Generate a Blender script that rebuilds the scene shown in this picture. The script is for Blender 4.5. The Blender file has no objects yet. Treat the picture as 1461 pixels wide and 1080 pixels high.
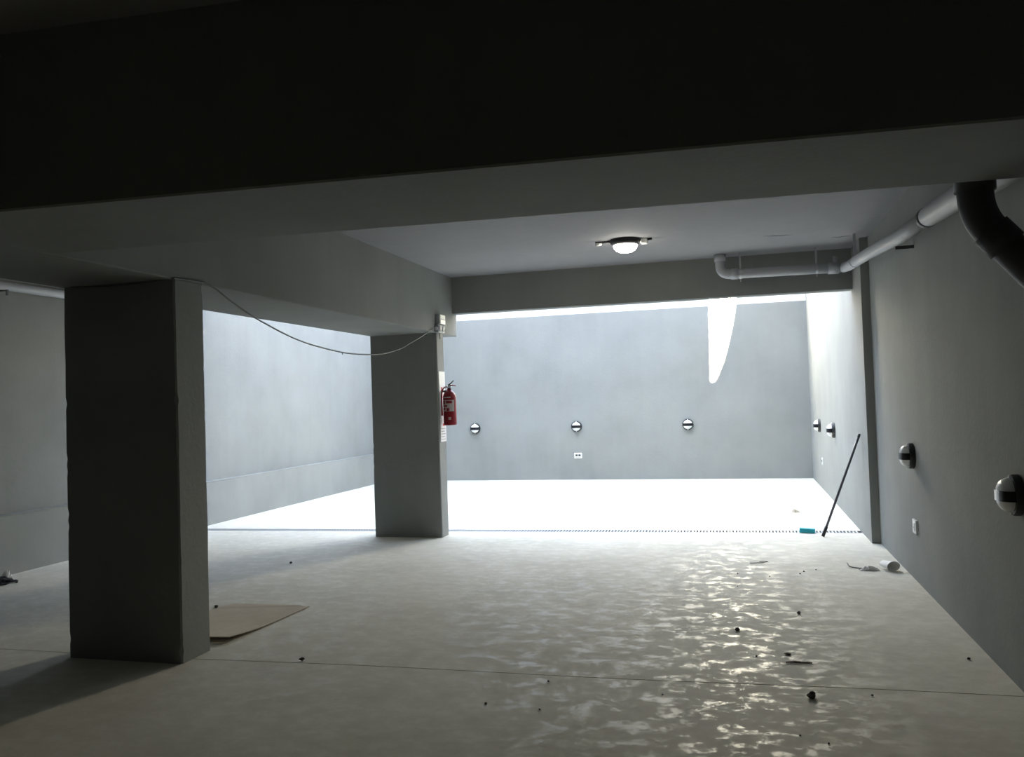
import bpy, bmesh, math, random
from mathutils import Vector, Matrix, noise

random.seed(7)
SC = bpy.context.scene
COL = SC.collection
PI = math.pi

# ------------------------------------------------------------------ camera
cam_d = bpy.data.cameras.new('camera')
cam = bpy.data.objects.new('camera', cam_d)
COL.objects.link(cam)
cam_d.sensor_fit = 'HORIZONTAL'
cam_d.sensor_width = 36.0
cam_d.lens = 1186.6 / 1461.0 * 36.0
cam_d.clip_start = 0.05
_r = Vector((0.96462395, 0.26165213, -0.0322304))
_u = Vector((0.03828963, -0.01809123, 0.9991029))
_f = Vector((-0.26083431, 0.96499268, 0.02746979))
cam.matrix_world = Matrix(((_r.x, _u.x, -_f.x, 0), (_r.y, _u.y, -_f.y, 0),
                           (_r.z, _u.z, -_f.z, 1.6), (0, 0, 0, 1)))
SC.camera = cam

# ------------------------------------------------------------------ sky, sun, exposure
world = bpy.data.worlds.new('sky')
SC.world = world
world.use_nodes = True
bg = world.node_tree.nodes['Background']
bg.inputs['Color'].default_value = (0.68, 0.79, 1.0, 1)      # hazy daylight sky
bg.inputs['Strength'].default_value = 8.2

SUN_EL = math.radians(40)
sun_d = bpy.data.lights.new('sun_offscreen', 'SUN')
sun_d.energy = 560.0
sun_d.color = (1.0, 0.90, 0.68)
sun_d.angle = math.radians(0.4)
sun = bpy.data.objects.new('sun_offscreen', sun_d)
COL.objects.link(sun)
sun.location = (0, -10, 20)
sun.rotation_euler = Vector((0, math.cos(SUN_EL), -math.sin(SUN_EL))).to_track_quat('-Z', 'Y').to_euler()

vs = SC.view_settings
vs.view_transform = 'Standard'
vs.look = 'None'
vs.gamma = 1.0
vs.use_curve_mapping = False
vs.exposure = 0.0
SC.cycles.use_denoising = True
SC.cycles.sample_clamp_indirect = 0.0
SC.cycles.max_bounces = 16
SC.cycles.diffuse_bounces = 12
SC.cycles.use_guiding = True

# ------------------------------------------------------------------ measured layout (metres)
XRN, XRF = 1.379, 1.294          # near and far face of the side wall with lamps
XL = -7.216                      # face of the plinth on the opposite wall
YB, YP = 16.363, 9.381           # back wall, pilaster edge
Z_BEAM, Z_SLAB = 2.455, 3.20
CX0, CX1 = -4.335, -3.466        # columns and long beam
Y_REAR = -5.0


# ------------------------------------------------------------------ materials
def new_mat(name):
    m = bpy.data.materials.new(name)
    m.use_nodes = True
    nt = m.node_tree
    return m, nt, nt.nodes['Principled BSDF']


def plain(name, col, rough=0.5, metal=0.0, spec=0.5, bump=0.0, bscale=60.0, var=0.0):
    m, nt, b = new_mat(name)
    b.inputs['Base Color'].default_value = (*col, 1)
    b.inputs['Roughness'].default_value = rough
    b.inputs['Metallic'].default_value = metal
    b.inputs['Specular IOR Level'].default_value = spec
    if bump or var:
        tc = nt.nodes.new('ShaderNodeTexCoord')
        n = nt.nodes.new('ShaderNodeTexNoise')
        n.inputs['Scale'].default_value = bscale
        n.inputs['Detail'].default_value = 4
        nt.links.new(tc.outputs['Object'], n.inputs['Vector'])
        if bump:
            bp = nt.nodes.new('ShaderNodeBump')
            bp.inputs['Strength'].default_value = bump
            bp.inputs['Distance'].default_value = 0.01
            nt.links.new(n.outputs['Fac'], bp.inputs['Height'])
            nt.links.new(bp.outputs['Normal'], b.inputs['Normal'])
        if var:
            r = nt.nodes.new('ShaderNodeValToRGB')
            r.color_ramp.elements[0].position = 0.3
            r.color_ramp.elements[1].position = 0.7
            r.color_ramp.elements[0].color = (*[c * (1 - var) for c in col], 1)
            r.color_ramp.elements[1].color = (*[min(1, c * (1 + var)) for c in col], 1)
            nt.links.new(n.outputs['Fac'], r.inputs['Fac'])
            nt.links.new(r.outputs['Color'], b.inputs['Base Color'])
    return m


def plaster(name, col, var=0.08, streak=0.02, bump=0.15, rough=0.85):
    """trowelled, painted plaster: large soft blotches, faint vertical streaks, fine relief"""
    m, nt, b = new_mat(name)
    tc = nt.nodes.new('ShaderNodeTexCoord')
    n1 = nt.nodes.new('ShaderNodeTexNoise')
    n1.inputs['Scale'].default_value = 1.3
    n1.inputs['Detail'].default_value = 5
    n1.inputs['Roughness'].default_value = 0.55
    nt.links.new(tc.outputs['Object'], n1.inputs['Vector'])
    mp = nt.nodes.new('ShaderNodeMapping')
    mp.inputs['Scale'].default_value = (7, 7, 0.35)
    nt.links.new(tc.outputs['Object'], mp.inputs['Vector'])
    n2 = nt.nodes.new('ShaderNodeTexNoise')
    n2.inputs['Scale'].default_value = 1.0
    n2.inputs['Detail'].default_value = 3
    nt.links.new(mp.outputs['Vector'], n2.inputs['Vector'])
    v1 = nt.nodes.new('ShaderNodeMapRange')
    v1.inputs['From Min'].default_value = 0.3
    v1.inputs['From Max'].default_value = 0.7
    v1.inputs['To Min'].default_value = 1 - var
    v1.inputs['To Max'].default_value = 1 + var
    nt.links.new(n1.outputs['Fac'], v1.inputs['Value'])
    v2 = nt.nodes.new('ShaderNodeMapRange')
    v2.inputs['From Min'].default_value = 0.3
    v2.inputs['From Max'].default_value = 0.7
    v2.inputs['To Min'].default_value = 1 - streak
    v2.inputs['To Max'].default_value = 1 + streak
    nt.links.new(n2.outputs['Fac'], v2.inputs['Value'])
    mu = nt.nodes.new('ShaderNodeMath')
    mu.operation = 'MULTIPLY'
    nt.links.new(v1.outputs[0], mu.inputs[0])
    nt.links.new(v2.outputs[0], mu.inputs[1])
    mx = nt.nodes.new('ShaderNodeVectorMath')
    mx.operation = 'SCALE'
    mx.inputs[0].default_value = col
    nt.links.new(mu.outputs[0], mx.inputs['Scale'])
    nt.links.new(mx.outputs['Vector'], b.inputs['Base Color'])
    n3 = nt.nodes.new('ShaderNodeTexNoise')
    n3.inputs['Scale'].default_value = 28
    n3.inputs['Detail'].default_value = 6
    nt.links.new(tc.outputs['Object'], n3.inputs['Vector'])
    bp = nt.nodes.new('ShaderNodeBump')
    bp.inputs['Strength'].default_value = bump
    bp.inputs['Distance'].default_value = 0.01
    nt.links.new(n3.outputs['Fac'], bp.inputs['Height'])
    nt.links.new(bp.outputs['Normal'], b.inputs['Normal'])
    b.inputs['Roughness'].default_value = rough
    b.inputs['Specular IOR Level'].default_value = 0.25
    return m


def concrete_floor():
    m, nt, b = new_mat('floor_concrete')
    L = nt.links.new
    tc = nt.nodes.new('ShaderNodeTexCoord')
    n1 = nt.nodes.new('ShaderNodeTexNoise')
    n1.inputs['Scale'].default_value = 0.9
    n1.inputs['Detail'].default_value = 7
    n1.inputs['Roughness'].default_value = 0.6
    L(tc.outputs['Object'], n1.inputs['Vector'])
    r1 = nt.nodes.new('ShaderNodeValToRGB')
    e = r1.color_ramp.elements
    e[0].position, e[0].color = 0.30, (0.59, 0.57, 0.49, 1)
    e[1].position, e[1].color = 0.72, (0.72, 0.70, 0.615, 1)
    L(n1.outputs['Fac'], r1.inputs['Fac'])
    # power-float patches, polished where the trowel closed the surface
    mp = nt.nodes.new('ShaderNodeMapping')
    mp.inputs['Scale'].default_value = (3.2, 4.2, 1)
    L(tc.outputs['Object'], mp.inputs['Vector'])
    n2 = nt.nodes.new('ShaderNodeTexNoise')
    n2.inputs['Scale'].default_value = 2.0
    n2.inputs['Detail'].default_value = 12
    n2.inputs['Roughness'].default_value = 0.76
    n2.inputs['Distortion'].default_value = 0.15
    L(mp.outputs['Vector'], n2.inputs['Vector'])
    rr = nt.nodes.new('ShaderNodeMapRange')
    rr.inputs['From Min'].default_value = 0.50
    rr.inputs['From Max'].default_value = 0.58
    rr.inputs['To Min'].default_value = 0.80
    rr.inputs['To Max'].default_value = 0.40
    L(n2.outputs['Fac'], rr.inputs['Value'])
    L(rr.outputs[0], b.inputs['Roughness'])
    mixc = nt.nodes.new('ShaderNodeMix')
    mixc.data_type = 'RGBA'
    mixc.blend_type = 'MULTIPLY'
    mixc.inputs['Factor'].default_value = 0.22
    r2 = nt.nodes.new('ShaderNodeValToRGB')
    r2.color_ramp.elements[0].position = 0.38
    r2.color_ramp.elements[0].color = (0.55, 0.53, 0.50, 1)
    r2.color_ramp.elements[1].position = 0.58
    r2.color_ramp.elements[1].color = (1, 1, 1, 1)
    L(n2.outputs['Fac'], r2.inputs['Fac'])
    L(r1.outputs['Color'], mixc.inputs['A'])
    L(r2.outputs['Color'], mixc.inputs['B'])
    L(mixc.outputs['Result'], b.inputs['Base Color'])
    n3 = nt.nodes.new('ShaderNodeTexNoise')
    n3.inputs['Scale'].default_value = 70
    n3.inputs['Detail'].default_value = 3
    L(tc.outputs['Object'], n3.inputs['Vector'])
    ad = nt.nodes.new('ShaderNodeMath')
    ad.operation = 'MULTIPLY_ADD'
    ad.inputs[1].default_value = 1.0
    L(n3.outputs['Fac'], ad.inputs[0])
    ad.inputs[2].default_value = 0.0
    bp = nt.nodes.new('ShaderNodeBump')
    bp.inputs['Strength'].default_value = 0.04
    bp.inputs['Distance'].default_value = 0.001
    L(ad.outputs[0], bp.inputs['Height'])
    L(bp.outputs['Normal'], b.inputs['Normal'])
    b.inputs['Specular IOR Level'].default_value = 0.16
    return m


M = {}
M['wall'] = plaster('grey_plaster', (0.262, 0.27, 0.258))
M['wall_white'] = plaster('white_plaster', (0.80, 0.80, 0.79), var=0.03, streak=0.02)
M['column'] = plaster('column_plaster', (0.262, 0.27, 0.258), bump=0.3)
M['beam'] = plaster('beam_plaster', (0.262, 0.27, 0.258))
M['ceiling'] = plaster('ceiling_paint', (0.29, 0.29, 0.30), var=0.04, streak=0.02)
M['floor'] = concrete_floor()
M['dark_joint'] = plain('joint_filler', (0.10, 0.095, 0.085), 0.9)
M['pvc'] = plain('grey_white_pvc', (0.46, 0.47, 0.49), 0.45)
M['dark_pipe'] = plain('dark_grey_pipe', (0.05, 0.05, 0.05), 0.55, bump=0.1)
M['strap'] = plain('galvanised_strap', (0.55, 0.56, 0.58), 0.4, 0.7)
M['black'] = plain('black_gloss_plastic', (0.012, 0.012, 0.014), 0.22)
M['black_matt'] = plain('black_plastic', (0.02, 0.02, 0.02), 0.5)
M['glass'] = plain('opal_glass', (0.82, 0.82, 0.80), 0.25)
M['white'] = plain('white_plastic', (0.80, 0.80, 0.78), 0.4)
M['grey_plastic'] = plain('grey_plastic', (0.36, 0.37, 0.38), 0.45)
M['socket_dark'] = plain('dark_socket', (0.05, 0.055, 0.06), 0.5)
M['red'] = plain('red_enamel', (0.24, 0.010, 0.016), 0.3)
M['red_print'] = plain('red_print', (0.55, 0.03, 0.03), 0.6)
M['grey_print'] = plain('grey_print', (0.35, 0.35, 0.36), 0.7)
M['label'] = plain('label_paper', (0.46, 0.42, 0.40), 0.6)
M['metal'] = plain('chromed_steel', (0.6, 0.6, 0.62), 0.25, 1.0)
M['dark_metal'] = plain('dark_steel', (0.10, 0.10, 0.11), 0.5, 0.6)
M['galv'] = plain('galvanised_steel', (0.42, 0.43, 0.44), 0.5, 0.5)
M['cable'] = plain('grey_cable', (0.14, 0.14, 0.14), 0.5)
M['cardboard'] = plain('brown_cardboard', (0.50, 0.43, 0.33), 0.85, var=0.06, bscale=8, bump=0.1)
M['teal'] = plain('teal_plastic', (0.015, 0.46, 0.56), 0.45)
M['pole'] = plain('dark_painted_wood', (0.07, 0.07, 0.085), 0.5)
M['paper'] = plain('white_paper', (0.78, 0.77, 0.74), 0.8)
M['stone'] = plain('dark_rubble', (0.10, 0.09, 0.075), 0.9, bump=0.4, bscale=120)
M['twig'] = plain('brown_wood', (0.13, 0.09, 0.06), 0.8)
M['rag'] = plain('black_rag', (0.018, 0.02, 0.024), 0.85)
M['tan'] = plain('tan_scrap', (0.42, 0.36, 0.28), 0.8)
_m, _nt, _b = new_mat('lit_lamp_glass')
_b.inputs['Base Color'].default_value = (0.9, 0.9, 0.88, 1)
_b.inputs['Emission Color'].default_value = (1.0, 0.93, 0.80, 1)
_b.inputs['Emission Strength'].default_value = 40.0
M['lit'] = _m


# ------------------------------------------------------------------ helpers
def link_mesh(name, bm, mat, parent=None, smooth=False):
    me = bpy.data.meshes.new(name)
    bmesh.ops.recalc_face_normals(bm, faces=bm.faces)
    bm.to_mesh(me)
    bm.free()
    if mat:
        me.materials.append(M[mat])
    if smooth:
        for p in me.polygons:
            p.use_smooth = True
    o = bpy.data.objects.new(name, me)
    COL.objects.link(o)
    if parent:
        o.parent = parent
    return o


def tag(o, label=None, cat=None, group=None, kind=None):
    if label: o['label'] = label
    if cat: o['category'] = cat
    if group: o['group'] = group
    if kind: o['kind'] = kind
    return o


def thing(name, label, cat, loc=(0, 0, 0), rot=(0, 0, 0), group=None):
    o = bpy.data.objects.new(name, None)
    o.empty_display_size = 0.1
    COL.objects.link(o)
    o.location = loc
    o.rotation_euler = rot
    return tag(o, label, cat, group)


def b_box(bm, lo, hi, bev=0.0, seg=2):
    t = bmesh.new()
    bmesh.ops.create_cube(t, size=1.0)
    for v in t.verts:
        v.co = Vector([(lo[i] + hi[i]) / 2 + v.co[i] * (hi[i] - lo[i]) for i in range(3)])
    if bev:
        bmesh.ops.bevel(t, geom=list(t.edges), offset=bev, segments=seg, affect='EDGES', profile=0.5)
    merge(bm, t)


def merge(bm, t, mat=None):
    me = bpy.data.meshes.new('tmp')
    t.to_mesh(me)
    t.free()
    if mat:
        me.transform(mat)
    bm.from_mesh(me)
    bpy.data.meshes.remove(me)


def box(name, lo, hi, mat, parent=None, bev=0.0):
    bm = bmesh.new()
    b_box(bm, lo, hi, bev)
    return link_mesh(name, bm, mat, parent)


def b_prism(bm, quad, z0, z1):
    """vertical prism on a plan polygon"""
    n = len(quad)
    a = [bm.verts.new((x, y, z0)) for x, y in quad]
    b = [bm.verts.new((x, y, z1)) for x, y in quad]
    bm.faces.new(a)
    bm.faces.new(b)
    for i in range(n):
        bm.faces.new((a[i], a[(i + 1) % n], b[(i + 1) % n], b[i]))


def b_tube(bm, pts, rad, seg=12, caps=True):
    """swept round section; rad a number or a list"""
    pts = [Vector(p) for p in pts]
    n = len(pts)
    rads = rad if isinstance(rad, (list, tuple)) else [rad] * n
    tang = []
    for i in range(n):
        a = pts[max(0, i - 1)]
        b = pts[min(n - 1, i + 1)]
        tang.append((b - a).normalized())
    t0 = tang[0]
    up = Vector((0, 0, 1)) if abs(t0.z) < 0.9 else Vector((1, 0, 0))
    nrm = t0.cross(up).normalized()
    rings = []
    for i in range(n):
        if i:
            nrm = (nrm - tang[i] * nrm.dot(tang[i])).normalized()
        bi = tang[i].cross(nrm)
        rings.append([bm.verts.new(pts[i] + (nrm * math.cos(2 * PI * k / seg) + bi * math.sin(2 * PI * k / seg)) * rads[i])
                      for k in range(seg)])
    for i in range(n - 1):
        for k in range(seg):
            bm.faces.new((rings[i][k], rings[i][(k + 1) % seg], rings[i + 1][(k + 1) % seg], rings[i + 1][k]))
    if caps:
        bm.faces.new(rings[0])
        bm.faces.new(rings[-1])


def tube(name, pts, rad, mat, parent=None, seg=12, smooth=True, caps=True):
    bm = bmesh.new()
    b_tube(bm, pts, rad, seg, caps)
    o = link_mesh(name, bm, mat, parent, False)
    for p in o.data.polygons:
        p.use_smooth = smooth and len(p.vertices) == 4
    return o


def b_lathe(bm, prof, seg=32, axis='Z', off=(0, 0, 0)):
    """profile of (radius, height) spun about an axis through off"""
    rings = []
    for r, h in prof:
        ring = []
        if r < 1e-6:
            pts = [(0, 0)]
        else:
            pts = [(r * math.cos(2 * PI * k / seg), r * math.sin(2 * PI * k / seg)) for k in range(seg)]
        for a, b in pts:
            if axis == 'Z': co = (a, b, h)
            elif axis == 'Y': co = (a, h, b)
            else: co = (h, a, b)
            ring.append(bm.verts.new(Vector(co) + Vector(off)))
        rings.append(ring)
    for i in range(len(rings) - 1):
        p, q = rings[i], rings[i + 1]
        for k in range(seg):
            k2 = (k + 1) % seg
            if len(p) == 1 and len(q) == 1: continue
            if len(p) == 1: bm.faces.new((p[0], q[k], q[k2]))
            elif len(q) == 1: bm.faces.new((p[k], p[k2], q[0]))
            else: bm.faces.new((p[k], p[k2], q[k2], q[k]))


def lathe(name, prof, mat, parent=None, seg=32, axis='Z', off=(0, 0, 0), smooth=True):
    bm = bmesh.new()
    b_lathe(bm, prof, seg, axis, off)
    o = link_mesh(name, bm, mat, parent, smooth)
    if smooth:
        try:
            o.data.set_sharp_from_angle(angle=math.radians(40))
        except Exception:
            pass
    return o


def arc(c, a, b, n=6):
    """points of a quadratic bend from a over corner c to b"""
    a, b, c = Vector(a), Vector(b), Vector(c)
    return [(a * (1 - t) ** 2 + c * 2 * t * (1 - t) + b * t * t) for t in [i / n for i in range(n + 1)]]


def copy_tree(o, parent=None):
    c = o.copy()
    COL.objects.link(c)
    c.parent = parent
    for ch in list(o.children):
        copy_tree(ch, c)
    return c


# ------------------------------------------------------------------ structure: floor
def drain_y(x):
    return 9.94 + 0.038 * (x + 3.48)


def joint_y(x):
    return 4.80 + 0.028 * x + 0.012 * math.sin(x * 2.1)


X0, X1 = -7.55, 1.60
floor = box('floor', (X0, Y_REAR - 0.2, -0.30), (X1, YB + 0.2, -0.10), 'floor')
tag(floor, 'smooth pale concrete garage floor with saw-cut joint', kind='structure')


def slab(f0, f1):
    bm = bmesh.new()
    n = 40
    xs = [X0 + (X1 - X0) * i / n for i in range(n + 1)]
    quad = [(x, f0(x)) for x in xs] + [(x, f1(x)) for x in reversed(xs)]
    b_prism(bm, quad, -0.10, 0.0)
    o = link_mesh('floor_slab', bm, 'floor', floor)
    return o


slab(lambda x: Y_REAR - 0.2, lambda x: joint_y(x) - 0.005)
slab(lambda x: joint_y(x) + 0.005, lambda x: drain_y(x) - 0.075)
slab(lambda x: drain_y(x) + 0.075, lambda x: YB + 0.2)
bm = bmesh.new()
n = 40
xs = [X0 + (X1 - X0) * i / n for i in range(n + 1)]
b_prism(bm, [(x, joint_y(x) - 0.005) for x in xs] + [(x, joint_y(x) + 0.005) for x in reversed(xs)], -0.06, -0.040)
link_mesh('joint_sealant', bm, 'floor', floor)

# ------------------------------------------------------------------ structure: walls
Z_TOP = 5.6
wl = box('wall_left', (XL - 0.42, Y_REAR - 0.2, -0.1), (XL - 0.125, YB + 0.2, Z_TOP), 'wall')
tag(wl, 'grey plastered wall with a low protruding plinth', kind='structure')
bm = bmesh.new()
b_box(bm, (XL - 0.13, Y_REAR - 0.2, -0.1), (XL, YB, 0.60), 0.006, 1)
tag(link_mesh('plinth', bm, 'wall', wl), 'low plaster plinth with a pale top ledge')

box('ledge', (XL - 0.13, Y_REAR - 0.2, 0.597), (XL + 0.003, YB, 0.606), 'wall', wl, 0.002)
wb = box('wall_back', (X0, YB, -0.1), (X1, YB + 0.3, 3.305), 'wall')
tag(wb, 'pale grey plastered end wall of the open court', kind='structure')
box('upper_band', (X0, YB + 0.02, 3.305), (X1, YB + 0.3, 5.1), 'wall_white', wb)

bm = bmesh.new()
b_prism(bm, [(XRN, Y_REAR - 0.2), (XRN + 0.35, Y_REAR - 0.2), (XRN + 0.35, YB + 0.2), (XRF, YB + 0.2),
             (XRF, YP), (XRN, YP)], -0.1, Z_TOP)
wr = link_mesh('wall_right', bm, 'wall')
tag(wr, 'grey plastered side wall stepping out at a pilaster edge', kind='structure')

wn = box('wall_rear', (X0, Y_REAR - 0.25, -0.1), (X1, Y_REAR, 3.45), 'wall')
tag(wn, 'plain garage wall closing the dark end', kind='structure')

# ------------------------------------------------------------------ structure: slab, beams, added sun screen above
ce = box('ceiling', (X0, Y_REAR - 0.2, Z_SLAB), (X1, 10.17, Z_SLAB + 0.28), 'ceiling')
tag(ce, 'pale painted concrete ceiling slab', kind='structure')
bm = bmesh.new()
for (xa, ya, xb, yb) in ((0.308, 8.825, 0.60, 8.878), (0.999, 9.218, 1.20, 9.19)):
    pts = []
    for i in range(9):
        t = i / 8
        pts.append((xa + (xb - xa) * t, ya + (yb - ya) * t + random.uniform(-.012, .012), Z_SLAB - 0.0005))
    b_tube(bm, pts, [0.001 + 0.006 * math.sin(PI * i / 8) for i in range(9)], 6)
link_mesh('trowel_ridge', bm, 'ceiling', ce)


def beam(name, quad, z0, z1, label):
    bm = bmesh.new()
    b_prism(bm, quad, z0, z1)
    bmesh.ops.bevel(bm, geom=[e for e in bm.edges if abs(e.verts[0].co.z - z0) < 1e-5 and abs(e.verts[1].co.z - z0) < 1e-5],
                    offset=0.008, segments=1, affect='EDGES')
    return tag(link_mesh(name, bm, 'beam'), label, kind='structure')


beam('ceiling_beam', [(CX0, Y_REAR), (CX1, Y_REAR), (CX1, 10.165), (CX0, 10.165)], Z_BEAM, Z_SLAB,
     'deep plastered beam resting on both columns')
beam('ceiling_beam', [(XL - .13, 2.945 + .062 * XL), (XRN, 2.945 + .062 * XRN), (XRN, 3.80 + .059 * XRN), (XL - .13, 3.80 + .059 * XL)],
     Z_BEAM + 0.003, Z_SLAB, 'wide dark beam crossing the whole garage')
beam('ceiling_beam', [(CX1, 10.0), (XRF, 10.0), (XRF, 10.165), (CX1, 10.165)], 2.735, Z_SLAB,
     'shallow beam along the open edge of the ceiling')


# unseen screen added to block sun; its slot shapes the blade on end wall
TAN = math.tan(SUN_EL)
Y_SCREEN = 10.05
SH = (YB - Y_SCREEN) * TAN
edge_l = [(-0.455, 6.6), (-0.455, 3.3), (-0.482, 1.86)]
edge_r = [(-0.44, 1.845), (-0.395, 1.90), (-0.33, 2.02), (-0.255, 2.20), (-0.185, 2.40), (-0.10, 2.72), (-0.035, 3.0), (0.025, 3.32),
          (0.09, 3.9), (0.15, 4.7), (0.22, 6.6)]
scr = bpy.data.objects.new('sun_screen', None)
COL.objects.link(scr)
tag(scr, 'added unseen white screen shaping the sun above the court edge', kind='structure')


def wing(outer, pts):
    """strip of the sun screen between the slot edge and an outer vertical edge"""
    bm = bmesh.new()
    g = []
    for x, z in pts:
        zz = z + SH
        g.append([bm.verts.new(v) for v in ((outer, Y_SCREEN, zz), (x, Y_SCREEN, zz), (x, Y_SCREEN + .12, zz - .12 * TAN), (outer, Y_SCREEN + .12, zz - .12 * TAN))])
    for i in range(len(g) - 1):
        for k in range(4):
            bm.faces.new((g[i][k], g[i][(k + 1) % 4], g[i + 1][(k + 1) % 4], g[i + 1][k]))
    bm.faces.new(g[0]); bm.faces.new(g[-1])
    link_mesh('sun_screen_wing', bm, 'wall_white', scr)


wing(-7.7, list(reversed(edge_l)) )
wing(1.9, edge_r)
box('sun_screen_base', (-7.7, Y_SCREEN, 3.3), (1.9, Y_SCREEN + .12, 1.86 + SH + .0 - .12 * TAN + .005), 'wall_white', scr)


# ------------------------------------------------------------------ columns
def column(y0, y1, label, seed):
    rnd = random.Random(seed)
    bm = bmesh.new()
    nz = 60
    rings = []
    cs = [(CX0, y0), (CX1, y0), (CX1, y1), (CX0, y1)]
    for k in range(nz + 1):
        z = Z_BEAM * k / nz
        ring = []
        for ci, (x, y) in enumerate(cs):
            sx = 1 if x == CX0 else -1
            sy = 1 if y == y0 else -1
            w = 0.010 + 0.004 * noise.noise(Vector((ci * 7.1 + seed, z * 3.0, 0)))
            if rnd.random() < 0.07: w += rnd.uniform(0.003, 0.012)
            jx = 0.004 * noise.noise(Vector((ci * 3.3, z * 1.1, seed)))
            p1 = (x + jx, y + sy * w)
            p2 = (x + sx * w + jx, y)
            order = (p1, p2) if ci in (0, 2) else (p2, p1)
            for q in order:
                ring.append(bm.verts.new((q[0], q[1], z)))
        rings.append(ring)
    m = len(rings[0])
    for k in range(nz):
        for i in range(m):
            j = (i + 1) % m
            bm.faces.new((rings[k][i], rings[k][j], rings[k + 1][j], rings[k + 1][i]))
    bm.faces.new(rings[0])
    bm.faces.new(rings[-1])
    return tag(link_mesh('column', bm, 'column'), label, 'column')


column(4.58, 4.88, 'massive dark rectangular column beside the flattened cardboard', 1)
column(9.405, 9.645, 'slate grey rectangular column carrying the fire extinguisher', 2)

# ------------------------------------------------------------------ trench drain
dr = thing('drain_grate', 'narrow slotted metal drain grate crossing the floor', 'drain', (-3.0, drain_y(-3.0), 0))
dx, dy = -3.0, drain_y(-3.0)


def dloc(x, v, z): return (x - dx, drain_y(x) + v - dy, z)


xa, xb = XL + 0.002, XRF - 0.002
for s in (-1, 1):
    bm = bmesh.new()
    q = [dloc(xa, s * 0.0755, 0), dloc(xb, s * 0.0755, 0), dloc(xb, s * 0.062, 0), dloc(xa, s * 0.062, 0)]
    b_prism(bm, [(p[0], p[1]) for p in q], -0.03, 0.002)
    link_mesh('frame_rail', bm, 'galv', dr)
bm = bmesh.new()
nb = int((xb - xa) / 0.037)
for i in range(nb):
    x = xa + 0.0185 + i * 0.037
    q = [dloc(x - .010, -.063, 0), dloc(x + .010, -.063, 0), dloc(x + .010, .063, 0), dloc(x - .010, .063, 0)]
    b_prism(bm, [(p[0], p[1]) for p in q], -0.025, 0.001)
tag(link_mesh('grate_bars', bm, 'galv', dr), kind='stuff')
bm = bmesh.new()
q = [dloc(xa, -.075, 0), dloc(xb, -.075, 0), dloc(xb, .075, 0), dloc(xa, .075, 0)]
b_prism(bm, [(p[0], p[1]) for p in q], -0.10, -0.095)
link_mesh('channel', bm, 'galv', dr)

# ------------------------------------------------------------------ pipes
R = 0.054
wp = thing('drain_pipe', 'grey-white plastic drain pipe hung under the ceiling, turning along the wall', 'pipe', (1.2, 9.67, 2.9))
wo = Vector((1.2, 9.67, 2.9))


def rel(pts, o): return [Vector(p) - o for p in pts]


axis = [(1.185, 9.80, 2.958), (1.205, 9.55, 2.938), (1.225, 8.3, 2.866), (1.25, 6.98, 2.772), (1.27, 5.95, 2.735)]
tube('pipe_run', rel(axis, wo), R, 'pvc', wp, 20)
sock = [(1.268, 6.06, 2.738), (1.27, 5.95, 2.735), (1.28, 5.30, 2.70), (1.285, 4.61, 2.640), (1.29, 3.86, 2.59)]
tube('socket_pipe', rel(sock, wo), [0.066, 0.070, 0.070, 0.070, 0.070], 'pvc', wp, 20)
lathe_pts = [(1.2665, 6.10, 2.7395), (1.2685, 6.02, 2.7365)]
tube('rubber_ring', rel(lathe_pts, wo), 0.069, 'dark_pipe', wp, 20)
for (x, y, z) in ((1.213, 9.10, 2.912),):
    bm = bmesh.new()
    b_tube(bm, rel([(x, y - .012, z), (x, y + .012, z)], wo), R + .006, 20)
    b_box(bm, Vector((x - .012, y - .010, z + R)) - wo, Vector((x + .012, y + .010, Z_SLAB)) - wo)
    link_mesh('hanger_strap', bm, 'strap', wp)
bm = bmesh.new()
b_box(bm, Vector((1.245, 7.10, 2.70)) - wo, Vector((XRN + .002, 7.125, 2.725)) - wo)
link_mesh('wall_clip', bm, 'dark_metal', wp)

bp_, bo = wp, wo
ax = [(-0.135, 9.78, Z_SLAB)] + [tuple(v) for v in arc((-0.135, 9.78, 2.972), (-0.135, 9.78, 3.07), (-0.03, 9.78, 2.968), 8)] + \
     [(0.6, 9.78, 2.962), (1.15, 9.79, 2.957)]
tube('pipe_run', rel(ax, bo), R, 'pvc', bp_, 20)
tube('elbow_socket', rel([(-0.135, 9.78, 3.198), (-0.135, 9.78, 3.12)], bo), R + .010, 'pvc', bp_, 20)
tube('elbow_socket', rel([(-0.02, 9.78, 2.9685), (0.06, 9.78, 2.9675)], bo), R + .008, 'pvc', bp_, 20)
tube('branch_socket', rel([(1.02, 9.788, 2.958), (1.13, 9.79, 2.957)], bo), R + .010, 'pvc', bp_, 20)
tube('cleaning_stub', rel([(1.10, 9.79, 2.96), (1.10, 9.79, 3.09)], bo), 0.028, 'pvc', bp_, 14)
for x in (0.085, 0.90):
    bm = bmesh.new()
    b_tube(bm, rel([(x - .012, 9.78, 2.965), (x + .012, 9.78, 2.965)], bo), R + .006, 20)
    b_box(bm, Vector((x - .010, 9.775, 2.965 + R)) - bo, Vector((x + .010, 9.785, Z_SLAB)) - bo)
    b_box(bm, Vector((x - .006, 9.765, 2.965 - R - .035)) - bo, Vector((x + .006, 9.795, 2.965 - R)) - bo)
    link_mesh('hanger_strap', bm, 'strap', bp_)

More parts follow.
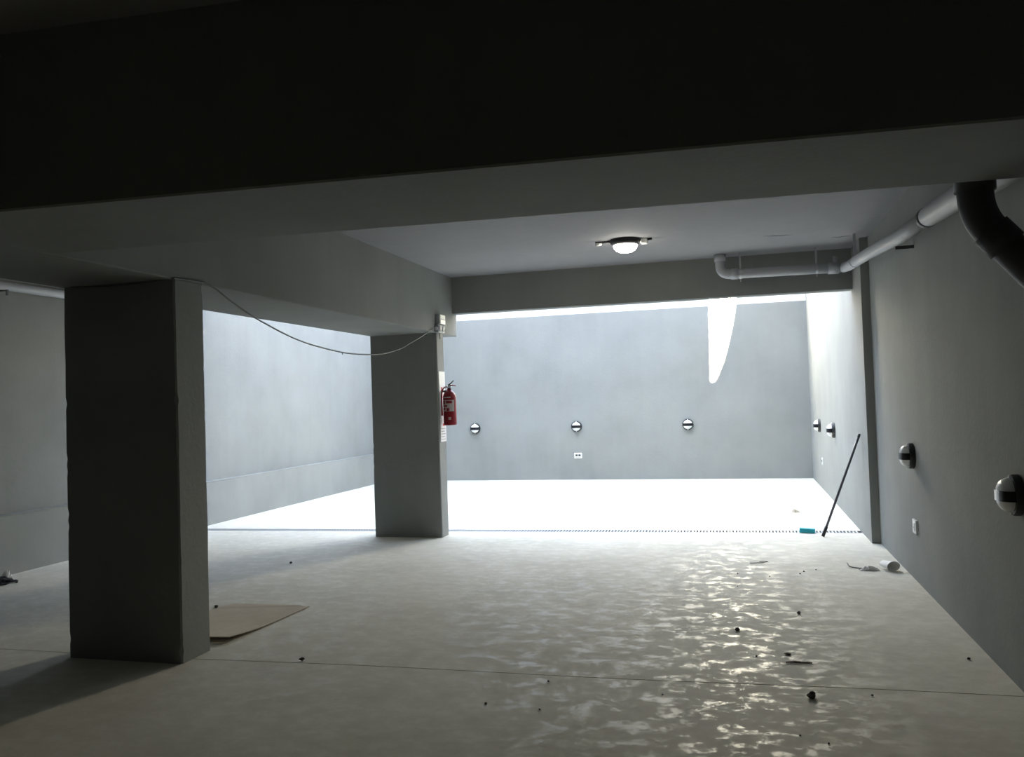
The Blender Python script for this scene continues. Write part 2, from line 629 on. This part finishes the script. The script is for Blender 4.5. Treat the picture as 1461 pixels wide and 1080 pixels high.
dp = thing('waste_pipe', 'thick dark pipe bending down from the wide beam by the wall', 'pipe', (1.02, 3.93, 2.4))
do = Vector((1.02, 3.96, 2.4))
dp.location = do
pts = [(1.02, 3.965, Z_SLAB), (1.02, 3.965, 2.47)] + [tuple(v) for v in arc((1.02, 3.96, 2.33), (1.02, 3.965, 2.43), (1.075, 3.955, 2.26), 6)] + \
      [(1.25, 3.93, 2.035), (1.30, 3.92, 1.965)]
tube('pipe_run', rel(pts, do), 0.072, 'dark_pipe', dp, 20)
tube('elbow_socket', rel([(1.02, 3.965, 2.60), (1.02, 3.965, 2.44)], do), 0.082, 'dark_pipe', dp, 20)
tube('elbow_socket', rel([(1.07, 3.956, 2.267), (1.13, 3.947, 2.19)], do), 0.081, 'dark_pipe', dp, 20)

lp = thing('conduit_pipe', 'grey-white plastic pipe along the top of the plinth wall', 'pipe', (-7.25, 7, 2.955))
lo_ = Vector((-7.25, 7, 2.955))
tube('pipe_run', rel([(-7.25, 4.2, 2.957), (-7.25, 9.98, 2.957)], lo_), 0.045, 'pvc', lp, 16)
tube('pipe_run', rel([(-7.28, 4.2, 3.06), (-7.28, 9.98, 3.06)], lo_), 0.03, 'pvc', lp, 16)
for y in (6.9, 9.1):
    bm = bmesh.new()
    b_box(bm, Vector((-7.339, y - .012, 2.905)) - lo_, Vector((-7.22, y + .012, 2.918)) - lo_)
    b_box(bm, Vector((-7.235, y - .010, 2.86)) - lo_, Vector((-7.222, y + .010, 2.915)) - lo_)
    link_mesh('wall_clip', bm, 'dark_metal', lp)

# ------------------------------------------------------------------ ceiling lamp
cl = thing('ceiling_lamp', 'lit round lamp with black rim on the ceiling', 'lamp', (-1.04, 8.42, Z_SLAB))
lathe('rim', [(0.0, 0.0), (0.155, 0.0), (0.158, -0.012), (0.150, -0.035), (0.128, -0.056), (0.118, -0.058), (0.112, -0.05), (0.0, -0.045)],
      'black_matt', cl, 40)
lathe('diffuser', [(0.1, -0.04), (0.122, -0.056), (0.118, -0.078), (0.100, -0.102), (0.070, -0.120), (0.035, -0.129), (0.0, -0.132)],
      'lit', cl, 40)
tube('conduit', [(-0.15, -.02, -0.014), (-0.30, -.04, -0.014)], 0.011, 'black_matt', cl, 10)
tube('cable_gland', [(-0.235, -.03, -0.028), (-0.285, -.038, -0.032), (-0.30, -.04, -0.030)], [0.014, 0.018, 0.012], 'white', cl, 12)
bm = bmesh.new()
b_box(bm, (0.16, -.03, -0.055), (0.225, .04, 0.0), 0.008)
b_tube(bm, [(0.15, 0, -.03), (0.165, 0, -.03)], 0.016, 12)
cbx = link_mesh('connection_box', bm, 'white', cl)
tube('conduit', [(0.22, 0.0, -0.014), (0.27, 0.0, -0.010)], 0.011, 'black_matt', cl, 10)


# ------------------------------------------------------------------ bulkhead wall lamps (built facing -Y, on the plane y = 0)
def bulkhead():
    root = thing('bulkhead_lamp', 'x', 'lamp')
    lathe('base', [(0.0, 0.003), (0.100, 0.003), (0.107, -0.004), (0.107, -0.030), (0.102, -0.040), (0.086, -0.044), (0.0, -0.044)],
          'black_matt', root, 40, 'Y')
    prof = [(0.089, -0.038)]
    for i in range(1, 11):
        t = i / 10 * PI / 2
        prof.append((0.089 * math.cos(t) ** 0.72, -0.040 - 0.066 * math.sin(t) ** 0.85))
    prof[-1] = (0.0, prof[-1][1])
    lathe('diffuser', prof, 'glass', root, 40, 'Y')
    # guard band bridging the dome from side to side
    bm = bmesh.new()
    n = 20
    rows = []
    for i in range(n + 1):
        t = PI * i / n
        c, s = math.cos(t), math.sin(t)
        e_ = lambda q, k: math.copysign(abs(q) ** k, q)
        xo, yo = 0.0965 * e_(c, .72), -0.036 - 0.0735 * e_(s, .85)
        xi, yi = 0.080 * e_(c, .72), -0.034 - 0.060 * e_(s, .85)
        w = 0.027
        rows.append([bm.verts.new(v) for v in ((xo, yo, w), (xo, yo, -w), (xi, yi, -w), (xi, yi, w))])
    for i in range(n):
        for k in range(4):
            bm.faces.new((rows[i][k], rows[i][(k + 1) % 4], rows[i + 1][(k + 1) % 4], rows[i + 1][k]))
    bm.faces.new(rows[0]); bm.faces.new(rows[-1])
    link_mesh('guard_band', bm, 'black', root)
    for s in (-1, 1):
        bm = bmesh.new()
        b_lathe(bm, [(0, 0.002), (0.010, 0.002), (0.010, -0.040), (0.007, -0.046), (0, -0.047)], 14, 'Y', (0, 0, s * 0.0955))
        link_mesh('screw_lug', bm, 'glass', root, True)
    return root


proto = bulkhead()
G = 'round bulkhead lamps on the court and garage walls'
spots = [
    ((-5.235, YB, 1.066), 0, 'round bulkhead lamp on end wall, nearest the fire extinguisher'),
    ((-3.12, YB, 1.057), 0, 'round bulkhead lamp on end wall directly above the double socket'),
    ((-0.944, YB, 1.047), 0, 'round bulkhead lamp on end wall under the blade of sunlight'),
    ((XRF, 14.55, 1.04), PI / 2, 'bulkhead lamp on pole-side wall, closest to the court corner'),
    ((XRF, 12.45, 1.05), PI / 2, 'bulkhead lamp on bright wall between leaning pole and court corner lamp'),
    ((XRN, 7.50, 1.045), PI / 2, 'bulkhead lamp on dim wall above the blank white plate'),
    ((XRN, 4.82, 1.035), PI / 2, 'bulkhead lamp on dark wall, farthest from the court'),
]
for i, (loc, rz, lab) in enumerate(spots):
    o = proto if i == 0 else copy_tree(proto)
    o.location = loc
    o.rotation_euler = (0, 0, -rz)
    tag(o, lab, 'lamp', G)


# ------------------------------------------------------------------ sockets and plates (facing -Y)
def socket(name, label, loc, rz, w, h, dark):
    o = thing(name, label, 'socket', loc, (0, 0, rz))
    bm = bmesh.new()
    b_box(bm, (-w / 2, -0.014 if dark else -0.018, -h / 2), (w / 2, 0.002, h / 2), 0.004)
    link_mesh('cover_plate', bm, 'white', o)
    if dark:
        for s in (-1, 1):
            box('socket_insert', (s * w * .19 - w * .15, -0.017, -h * .12), (s * w * .19 + w * .15, -0.012, h * .24), 'socket_dark', o, 0.001)
        box('lower_strip', (-w * .34, -0.0165, -h * .36), (w * .34, -0.012, -h * .26), 'grey_plastic', o, 0.001)
    else:
        box('rocker', (-w * .22, -0.022, -h * .28), (w * .22, -0.016, h * .28), 'white', o, 0.002)
        box('plate_slot', (-w * .04, -0.0235, -h * .10), (w * .04, -0.021, h * .02), 'grey_plastic', o)
    return o


socket('wall_socket', 'double socket plate on the end wall below a lamp', (-3.108, YB, 0.478), 0, 0.155, 0.11, True)
socket('wall_socket', 'small socket plate on bright wall near the court corner', (XRF, 14.366, 0.467), -PI / 2, 0.12, 0.11, True)
socket('wall_plate', 'blank white plate on dim wall below a bulkhead lamp', (XRN, 7.50, 0.463), -PI / 2, 0.14, 0.115, False)

# ------------------------------------------------------------------ fire extinguisher and its board on the column
sg = thing('sign_board', 'tall narrow white safety board with red print behind the extinguisher', 'sign', (CX1, 9.545, 1.565), (0, 0, 0))
box('board', (-0.002, -0.105, -0.425), (0.006, 0.095, 0.425), 'white', sg, 0.001)
bm = bmesh.new()
b_box(bm, (0.0055, -0.05, 0.10), (0.0068, -0.005, 0.235))
link_mesh('red_mark', bm, 'red_print', sg)
bm = bmesh.new()
for k in range(5):
    b_box(bm, (0.0055, -0.085, -0.40 + k * 0.032), (0.0068, 0.06 - 0.02 * (k % 2), -0.392 + k * 0.032))
link_mesh('printed_lines', bm, 'grey_print', sg)
bm = bmesh.new()
b_box(bm, (0.0055, -0.03, -0.235), (0.0068, 0.055, -0.205))
link_mesh('red_heading', bm, 'red_print', sg)

ex = thing('fire_extinguisher', 'red fire extinguisher hanging on the slate column', 'fire extinguisher', (CX1 + 0.105, 9.51, 1.335))
lathe('cylinder', [(0, 0.0), (0.066, 0.0), (0.078, 0.008), (0.080, 0.02), (0.080, 0.335), (0.076, 0.365), (0.062, 0.395), (0.042, 0.414),
                   (0.028, 0.422), (0.026, 0.44), (0, 0.44)], 'red', ex, 36)
bm = bmesh.new()
seg = 20
for k in range(seg):
    a0, a1 = [math.radians(-150 + 120 * t / seg) for t in (k, k + 1)]
    q = [(0.0808 * math.cos(a), 0.0808 * math.sin(a), z) for z in (0.17, 0.305) for a in (a0, a1)]
    v = [bm.verts.new(p) for p in (q[0], q[1], q[3], q[2])]
    bm.faces.new(v)
lb = link_mesh('label', bm, 'label', ex)
bm = bmesh.new()
for (za, zb, aa, ab) in ((0.255, 0.30, -148, -112), (0.265, 0.295, -104, -50), (0.225, 0.245, -146, -92), (0.185, 0.215, -140, -112), (0.175, 0.21, -100, -74)):
    for k in range(8):
        a0, a1 = [math.radians(aa + (ab - aa) * t / 8) for t in (k, k + 1)]
        q = [(0.0814 * math.cos(a), 0.0814 * math.sin(a), z) for z in (za, zb) for a in (a0, a1)]
        bm.faces.new([bm.verts.new(p) for p in (q[0], q[1], q[3], q[2])])
link_mesh('label_print', bm, 'red', lb)
for (za, zb, aa, ab) in ((0.07, 0.10, -85, -62), (0.05, 0.065, -140, -128), (0.33, 0.345, -130, -60)):
    bm = bmesh.new()
    for k in range(6):
        a0, a1 = [math.radians(aa + (ab - aa) * t / 6) for t in (k, k + 1)]
        q = [(0.0812 * math.cos(a), 0.0812 * math.sin(a), z) for z in (za, zb) for a in (a0, a1)]
        bm.faces.new([bm.verts.new(p) for p in (q[0], q[1], q[3], q[2])])
    link_mesh('sticker', bm, 'label', ex)
lathe('valve', [(0, 0.43), (0.022, 0.43), (0.024, 0.45), (0.018, 0.455), (0.018, 0.485), (0.012, 0.492), (0, 0.492)], 'dark_metal', ex, 16)
bm = bmesh.new()
b_tube(bm, [(-0.01, 0, .478), (0.04, 0.0, .484), (0.085, 0, .474)], [0.010, 0.008, 0.006], 8)
link_mesh('carry_handle', bm, 'red', ex, True)
bm = bmesh.new()
b_tube(bm, [(-0.012, 0, .488), (0.02, 0, .505), (0.06, 0, .540)], [0.008, 0.008, 0.006], 8)
link_mesh('squeeze_lever', bm, 'dark_metal', ex, True)
bm = bmesh.new()
b_lathe(bm, [(0, -0.018), (0.016, -0.018), (0.016, -0.032), (0, -0.034)], 16, 'Y', (0.0, 0, 0.465))
link_mesh('gauge', bm, 'metal', ex, True)
hose = [(-0.018, -0.005, .468), (-0.05, -0.03, .462), (-0.075, -0.045, .425), (-0.083, -0.052, .35), (-0.080, -0.055, .25), (-0.078, -0.055, .12)]
tube('hose', hose, [0.009, 0.009, 0.009, 0.009, 0.009, 0.012], 'red', ex, 10)
bm = bmesh.new()
b_box(bm, (-0.098, -0.02, 0.40), (-0.015, 0.02, 0.425), 0.003)
link_mesh('wall_bracket', bm, 'dark_metal', ex)

# ------------------------------------------------------------------ electrical boxes on the beam above the extinguisher
jb = thing('junction_box', 'white and grey electrical boxes at the top of the slate column', 'electrical box', (CX1, 9.50, 2.44))
box('upper_box', (-0.002, -0.12, 0.115), (0.052, 0.06, 0.235), 'grey_plastic', jb, 0.006)
for z0, z1 in ((0.118, 0.172), (0.178, 0.23)):
    box('upper_cover', (0.048, -0.115, z0), (0.066, 0.055, z1), 'white', jb, 0.004)
box('lower_box', (-0.002, -0.15, 0.012), (0.050, 0.06, 0.108), 'grey_plastic', jb, 0.006)
lathe('round_socket', [(0, -0.148), (0.018, -0.148), (0.020, -0.154), (0.020, -0.163), (0.016, -0.166), (0.013, -0.158), (0, -0.157)],
      'white', jb, 20, 'Y', (0.026, 0, 0.06))
for y in (-0.095, 0.01):
    lathe('round_socket', [(0, 0.048), (0.036, 0.048), (0.038, 0.054), (0.038, 0.064), (0.033, 0.068), (0.028, 0.060), (0, 0.059)],
          'white', jb, 20, 'X', (0, y, 0.06))
tube('cable_stub', [(0.03, -0.06, 0.02), (0.032, -0.06, -0.03), (0.03, -0.055, -0.06)], 0.006, 'cable', jb, 8)


# ------------------------------------------------------------------ cables
def smooth_curve(ctrl, n=10):
    P = [Vector(p) for p in ctrl]
    P = [P[0] * 2 - P[1]] + P + [P[-1] * 2 - P[-2]]
    out = []
    for i in range(1, len(P) - 2):
        for k in range(n):
            t = k / n
            a, b, c, d = P[i - 1], P[i], P[i + 1], P[i + 2]
            out.append(0.5 * ((2 * b) + (c - a) * t + (2 * a - 5 * b + 4 * c - d) * t * t + (3 * b - a - 3 * c + d) * t ** 3))
    out.append(P[-2])
    return out


cab = thing('hanging_cable', 'thin grey cable sagging between the two columns', 'cable', (CX1, 5.0, 2.45))
co = Vector((CX1, 5.0, 2.45))
ctrl = [(-3.46, 4.86, 2.47), (-3.455, 5.007, 2.442), (-3.46, 5.194, 2.377), (-3.46, 5.55, 2.273), (-3.46, 6.172, 2.152), (-3.46, 6.928, 2.095), (-3.46, 7.532, 2.104),
        (-3.455, 7.861, 2.133), (-3.455, 8.231, 2.195), (-3.455, 8.531, 2.273), (-3.455, 8.853, 2.364), (-3.455, 9.127, 2.448), (-3.458, 9.27, 2.491)]
tube('cord', rel(smooth_curve(ctrl), co), 0.006, 'cable', cab, 8)
tube('cable_tie', rel([(-3.46, 6.90, 2.10), (-3.46, 6.91, 2.075)], co), 0.004, 'cable', cab, 6)

cb2 = thing('slack_cable', 'thin cable drooping across the top of the massive dark column', 'cable', (-3.9, 4.565, 2.44))
co = Vector((-3.9, 4.565, 2.44))
ctrl = [(-4.35, 4.60, 2.463), (-4.33, 4.568, 2.460), (-4.145, 4.565, 2.447), (-3.924, 4.565, 2.439), (-3.707, 4.565, 2.443), (-3.48, 4.567, 2.456), (-3.458, 4.60, 2.462), (-3.455, 4.87, 2.47)]
tube('cord', rel(smooth_curve(ctrl), co), 0.006, 'cable', cb2, 8)

# ------------------------------------------------------------------ flattened cardboard
cb = thing('cardboard_sheet', 'flattened brown cardboard box lying on the floor behind the massive column', 'cardboard', (-3.8, 5.5, 0))
cbo = Vector((-3.8, 5.5, 0))


def sheet(name, corners, lift, th, mat, parent, origin, nu=14, nv=14):
    bm = bmesh.new()
    a, b, c, d = [Vector((*p, 0)) for p in corners]
    top, bot = [], []
    for j in range(nv + 1):
        v = j / nv
        rt, rb = [], []
        for i in range(nu + 1):
            u = i / nu
            p = (a * (1 - u) + b * u) * (1 - v) + (d * (1 - u) + c * u) * v
            z = lift(u, v)
            rb.append(bm.verts.new(p - origin + Vector((0, 0, z))))
            rt.append(bm.verts.new(p - origin + Vector((0, 0, z + th))))
        top.append(rt); bot.append(rb)
    for j in range(nv):
        for i in range(nu):
            bm.faces.new((top[j][i], top[j][i + 1], top[j + 1][i + 1], top[j + 1][i]))
            bm.faces.new((bot[j][i], bot[j + 1][i], bot[j + 1][i + 1], bot[j][i + 1]))
    for i in range(nu):
        bm.faces.new((top[0][i], bot[0][i], bot[0][i + 1], top[0][i + 1]))
        bm.faces.new((top[nv][i], top[nv][i + 1], bot[nv][i + 1], bot[nv][i]))
    for j in range(nv):
        bm.faces.new((top[j][0], top[j + 1][0], bot[j + 1][0], bot[j][0]))
        bm.faces.new((top[j][nu], bot[j][nu], bot[j + 1][nu], top[j + 1][nu]))
    return link_mesh(name, bm, mat, parent, False)


sheet('lower_layer', [(-4.12, 5.0), (-3.47, 5.03), (-3.385, 6.02), (-4.12, 6.0)], lambda u, v: 0.001, 0.005, 'cardboard', cb, cbo)
sheet('upper_layer', [(-4.14, 5.00), (-3.44, 5.045), (-3.38, 6.05), (-4.13, 5.85)],
      lambda u, v: 0.0062 + 0.034 * max(0, 1 - v * 2.2) ** 1.3 * (0.6 + .4 * u), 0.005, 'cardboard', cb, cbo)
sheet('loose_flap', [(-4.13, 5.855), (-3.42, 6.03), (-3.50, 6.075), (-4.06, 6.06)], lambda u, v: 0.0065 + 0.004 * math.sin(PI * v), 0.004, 'cardboard', cb, cbo, 10, 6)

# ------------------------------------------------------------------ pole and teal block by the drain
po = thing('leaning_pole', 'slim dark broom pole leaning against the wall', 'pole', (0.846, 9.756, 0))
A, B = Vector((0, 0, 0.0)), Vector((1.276 - 0.846, 0.06, 1.12))
D = (B - A).normalized()
tube('shaft', [A + D * 0.02, A + D * .6, B - D * .01], [0.0125, 0.0135, 0.0135], 'pole', po, 12)
tube('foot_cap', [A + Vector((0, 0, 0.006)), A + D * 0.12], 0.0175, 'black_matt', po, 12)
tube('end_cap', [B - D * 0.04, B], [0.016, 0.013], 'black_matt', po, 12)

tb = thing('plastic_block', 'small bright teal plastic block on the drain', 'block', (0.705, 10.03, 0.002), (0, math.radians(3), math.radians(-8)))
box('body', (-0.083, -0.035, 0.0), (0.083, 0.035, 0.050), 'teal', tb, 0.006)
bm = bmesh.new()
for k in range(4):
    b_box(bm, (-0.07, -0.0365, 0.010 + k * .009), (0.07, -0.033, 0.013 + k * .009))
link_mesh('ridges', bm, 'teal', tb)


# ------------------------------------------------------------------ litter
def lump(name, label, cat, loc, size, mat, seed, rough=0.35, group=None, sub=2):
    bm = bmesh.new()
    bmesh.ops.create_icosphere(bm, subdivisions=sub, radius=1.0)
    for v in bm.verts:
        k = 1 + rough * noise.noise(v.co * 1.7 + Vector((seed * 3.1, seed, 0))) + rough * .5 * noise.noise(v.co * 4 + Vector((seed, 0, seed)))
        v.co = Vector((v.co.x * size[0] * k, v.co.y * size[1] * k, v.co.z * size[2] * k))
    zmin = min(v.co.z for v in bm.verts)
    for v in bm.verts: v.co.z -= zmin + size[2] * .12
    for v in bm.verts: v.co.z = max(v.co.z, -0.0005)
    o = link_mesh(name, bm, mat)
    o.location = (loc[0], loc[1], 0)
    o.rotation_euler.z = seed
    return tag(o, label, cat, group)


lump('rubble_chip', 'dark jagged rubble lump on the floor below the twig', 'rubble', (0.313, 4.635), (.024, .020, .017), 'stone', 1, .6)
lump('rubble_chip', 'dark rubble chip in the middle of the shiny floor patch', 'rubble', (-0.062, 5.859), (.016, .014, .012), 'stone', 2, .5)
lump('rubble_chip', 'dark rubble chip on the floor behind the twig', 'rubble', (0.367, 6.365), (.013, .012, .010), 'stone', 3, .5)
lump('rubble_chip', 'dark rubble chip on the saw-cut floor joint', 'rubble', (-2.73, 4.775), (.018, .011, .010), 'stone', 4, .5)
lump('rubble_chip', 'dark rubble chip in the slate column shadow', 'rubble', (-4.517, 7.727), (.022, .014, .010), 'stone', 5, .5)
lump('rubble_chip', 'pale-topped rubble chip at the back corner of the cardboard', 'rubble', (-4.155, 5.93), (.018, .014, .012), 'stone', 6, .5)
lump('rubble_chip', 'tiny dark chip on the floor close to the dim wall', 'rubble', (1.249, 5.44), (.010, .009, .008), 'stone', 7, .5)
G2 = 'tiny dark chips scattered over the garage floor'
from_px = [(-0.06, 7.70), (0.21, 7.62), (0.51, 7.86), (-0.06, 7.20), (0.47, 7.75), (0.34, 4.05), (0.22, 4.12), (-0.45, 4.55), (0.62, 7.95),
           (-1.35, 4.25), (-1.05, 4.22), (-1.1, 4.65), (0.05, 5.30), (0.62, 4.72)]
for i, (x, y) in enumerate(from_px):
    s = random.uniform(.005, .009)
    lump('floor_grit', 'tiny dark speck of grit on the open garage floor', 'grit', (x, y), (s, s, s * .7), 'stone', 11 + i, .5, G2, 1)

tw = thing('wood_twig', 'thin brown splinter of wood on the floor', 'twig', (0.28, 5.216, 0))
tube('dark_end', [(-0.065, -.012, .006), (-0.01, -.003, .007), (0.02, .001, .006)], [.004, .006, .005], 'twig', tw, 6)
tube('pale_end', [(0.018, .001, .006), (0.06, .004, .005), (0.085, .006, .004)], [.005, .005, .003], 'tan', tw, 6)
lump('wood_chip', 'small brown wood chip beside the splinter', 'wood chip', (0.235, 5.37), (.020, .012, .006), 'twig', 31, .5)
wi = tube('wire_scrap', smooth_curve([(-.09, -.03, .005), (-.03, -.025, .006), (.03, .0, .006), (.075, .03, .008), (.06, .06, .006), (.0, .055, .005)]), 0.0035, 'cable', None, 6)
wi.location = (0.14, 8.22, 0)
tag(wi, 'hooked scrap of thin grey wire on the floor', 'wire')


def crumple(name, label, cat, loc, w, d, h, mat, seed, rz=0, parent=None):
    bm = bmesh.new()
    nu, nv = 14, 10
    g = []
    for j in range(nv + 1):
        row = []
        for i in range(nu + 1):
            x, y = (i / nu - .5) * w, (j / nv - .5) * d
            e = math.sin(PI * i / nu) * math.sin(PI * j / nv)
            k = noise.noise(Vector((x * 22 / max(w, .05) * .1 + seed, y * 22 / max(d, .05) * .1, seed)))
            k2 = noise.noise(Vector((i * .9 + seed, j * .9, 2.0 * seed)))
            z = max(0.001, h * (0.45 * e + 0.55 * abs(k + k2) * (0.4 + .6 * e)))
            row.append(bm.verts.new((x + .12 * w * k2, y + .12 * d * k, z)))
        g.append(row)
    for j in range(nv):
        for i in range(nu):
            bm.faces.new((g[j][i], g[j][i + 1], g[j + 1][i + 1], g[j + 1][i]))
    ret = bmesh.ops.extrude_face_region(bm, geom=list(bm.faces))
    for v in [x for x in ret['geom'] if isinstance(x, bmesh.types.BMVert)]:
        v.co.z += 0.002
    o = link_mesh(name, bm, mat, parent)
    o.location = loc
    o.rotation_euler.z = rz
    if label: tag(o, label, cat)
    return o


crumple('paper_scrap', 'crumpled pale paper scrap on the bright court floor', 'paper', (0.69, 11.75, 0), .10, .14, .05, 'tan', 3.3)
crumple('paper_strip', 'crumpled white paper strip beside the overturned cup', 'paper', (1.07, 7.985, 0), .16, .06, .05, 'paper', 5.1, 0.05)
w2 = tube('wire_scrap', smooth_curve([(-.08, .10, .03), (-.065, .03, .012), (0.0, .0, .006), (.05, -.02, .007), (.085, -.05, .004)]), 0.005, 'cable', None, 6)
w2.location = (0.985, 8.05, 0)
tag(w2, 'short bent wire trailing from the paper strip', 'wire')

cu = thing('paper_cup', 'crushed white cup lying on its side near the wall, mouth open', 'cup', (1.235, 8.02, 0.0), (0, 0, math.radians(-63)))
cu.scale = (1.0, 1.25, 1.1)
bm = bmesh.new()
prof = [(0.026, -0.075), (0.030, -0.07), (0.043, 0.065), (0.045, 0.068)]
seg = 24
rings = []
for (r, x) in prof + [(r - .002, x) for r, x in reversed(prof[:3])]:
    rings.append([bm.verts.new((x, r * 1.15 * math.cos(2 * PI * k / seg), 0.040 + r * 0.86 * math.sin(2 * PI * k / seg))) for k in range(seg)])
for i in range(len(rings) - 1):
    for k in range(seg):
        bm.faces.new((rings[i][k], rings[i][(k + 1) % seg], rings[i + 1][(k + 1) % seg], rings[i + 1][k]))
bm.faces.new(rings[0])
link_mesh('wall', bm, 'paper', cu, True)

rg = crumple('crumpled_rag', 'crumpled black rag at the foot of the plinth wall', 'rag', (-6.98, 6.48, 0), .30, .24, .12, 'rag', 8.2, 0.3)
crumple('paper_scrap', 'small white paper scrap lying against the black rag', 'paper', (-7.08, 6.70, 0), .10, .07, .10, 'paper', 2.7, 0.8)
lump('rubble_chip', 'small dark chip on the floor beside the black rag', 'rubble', (-6.80, 6.55), (.016, .014, .012), 'stone', 9, .5)
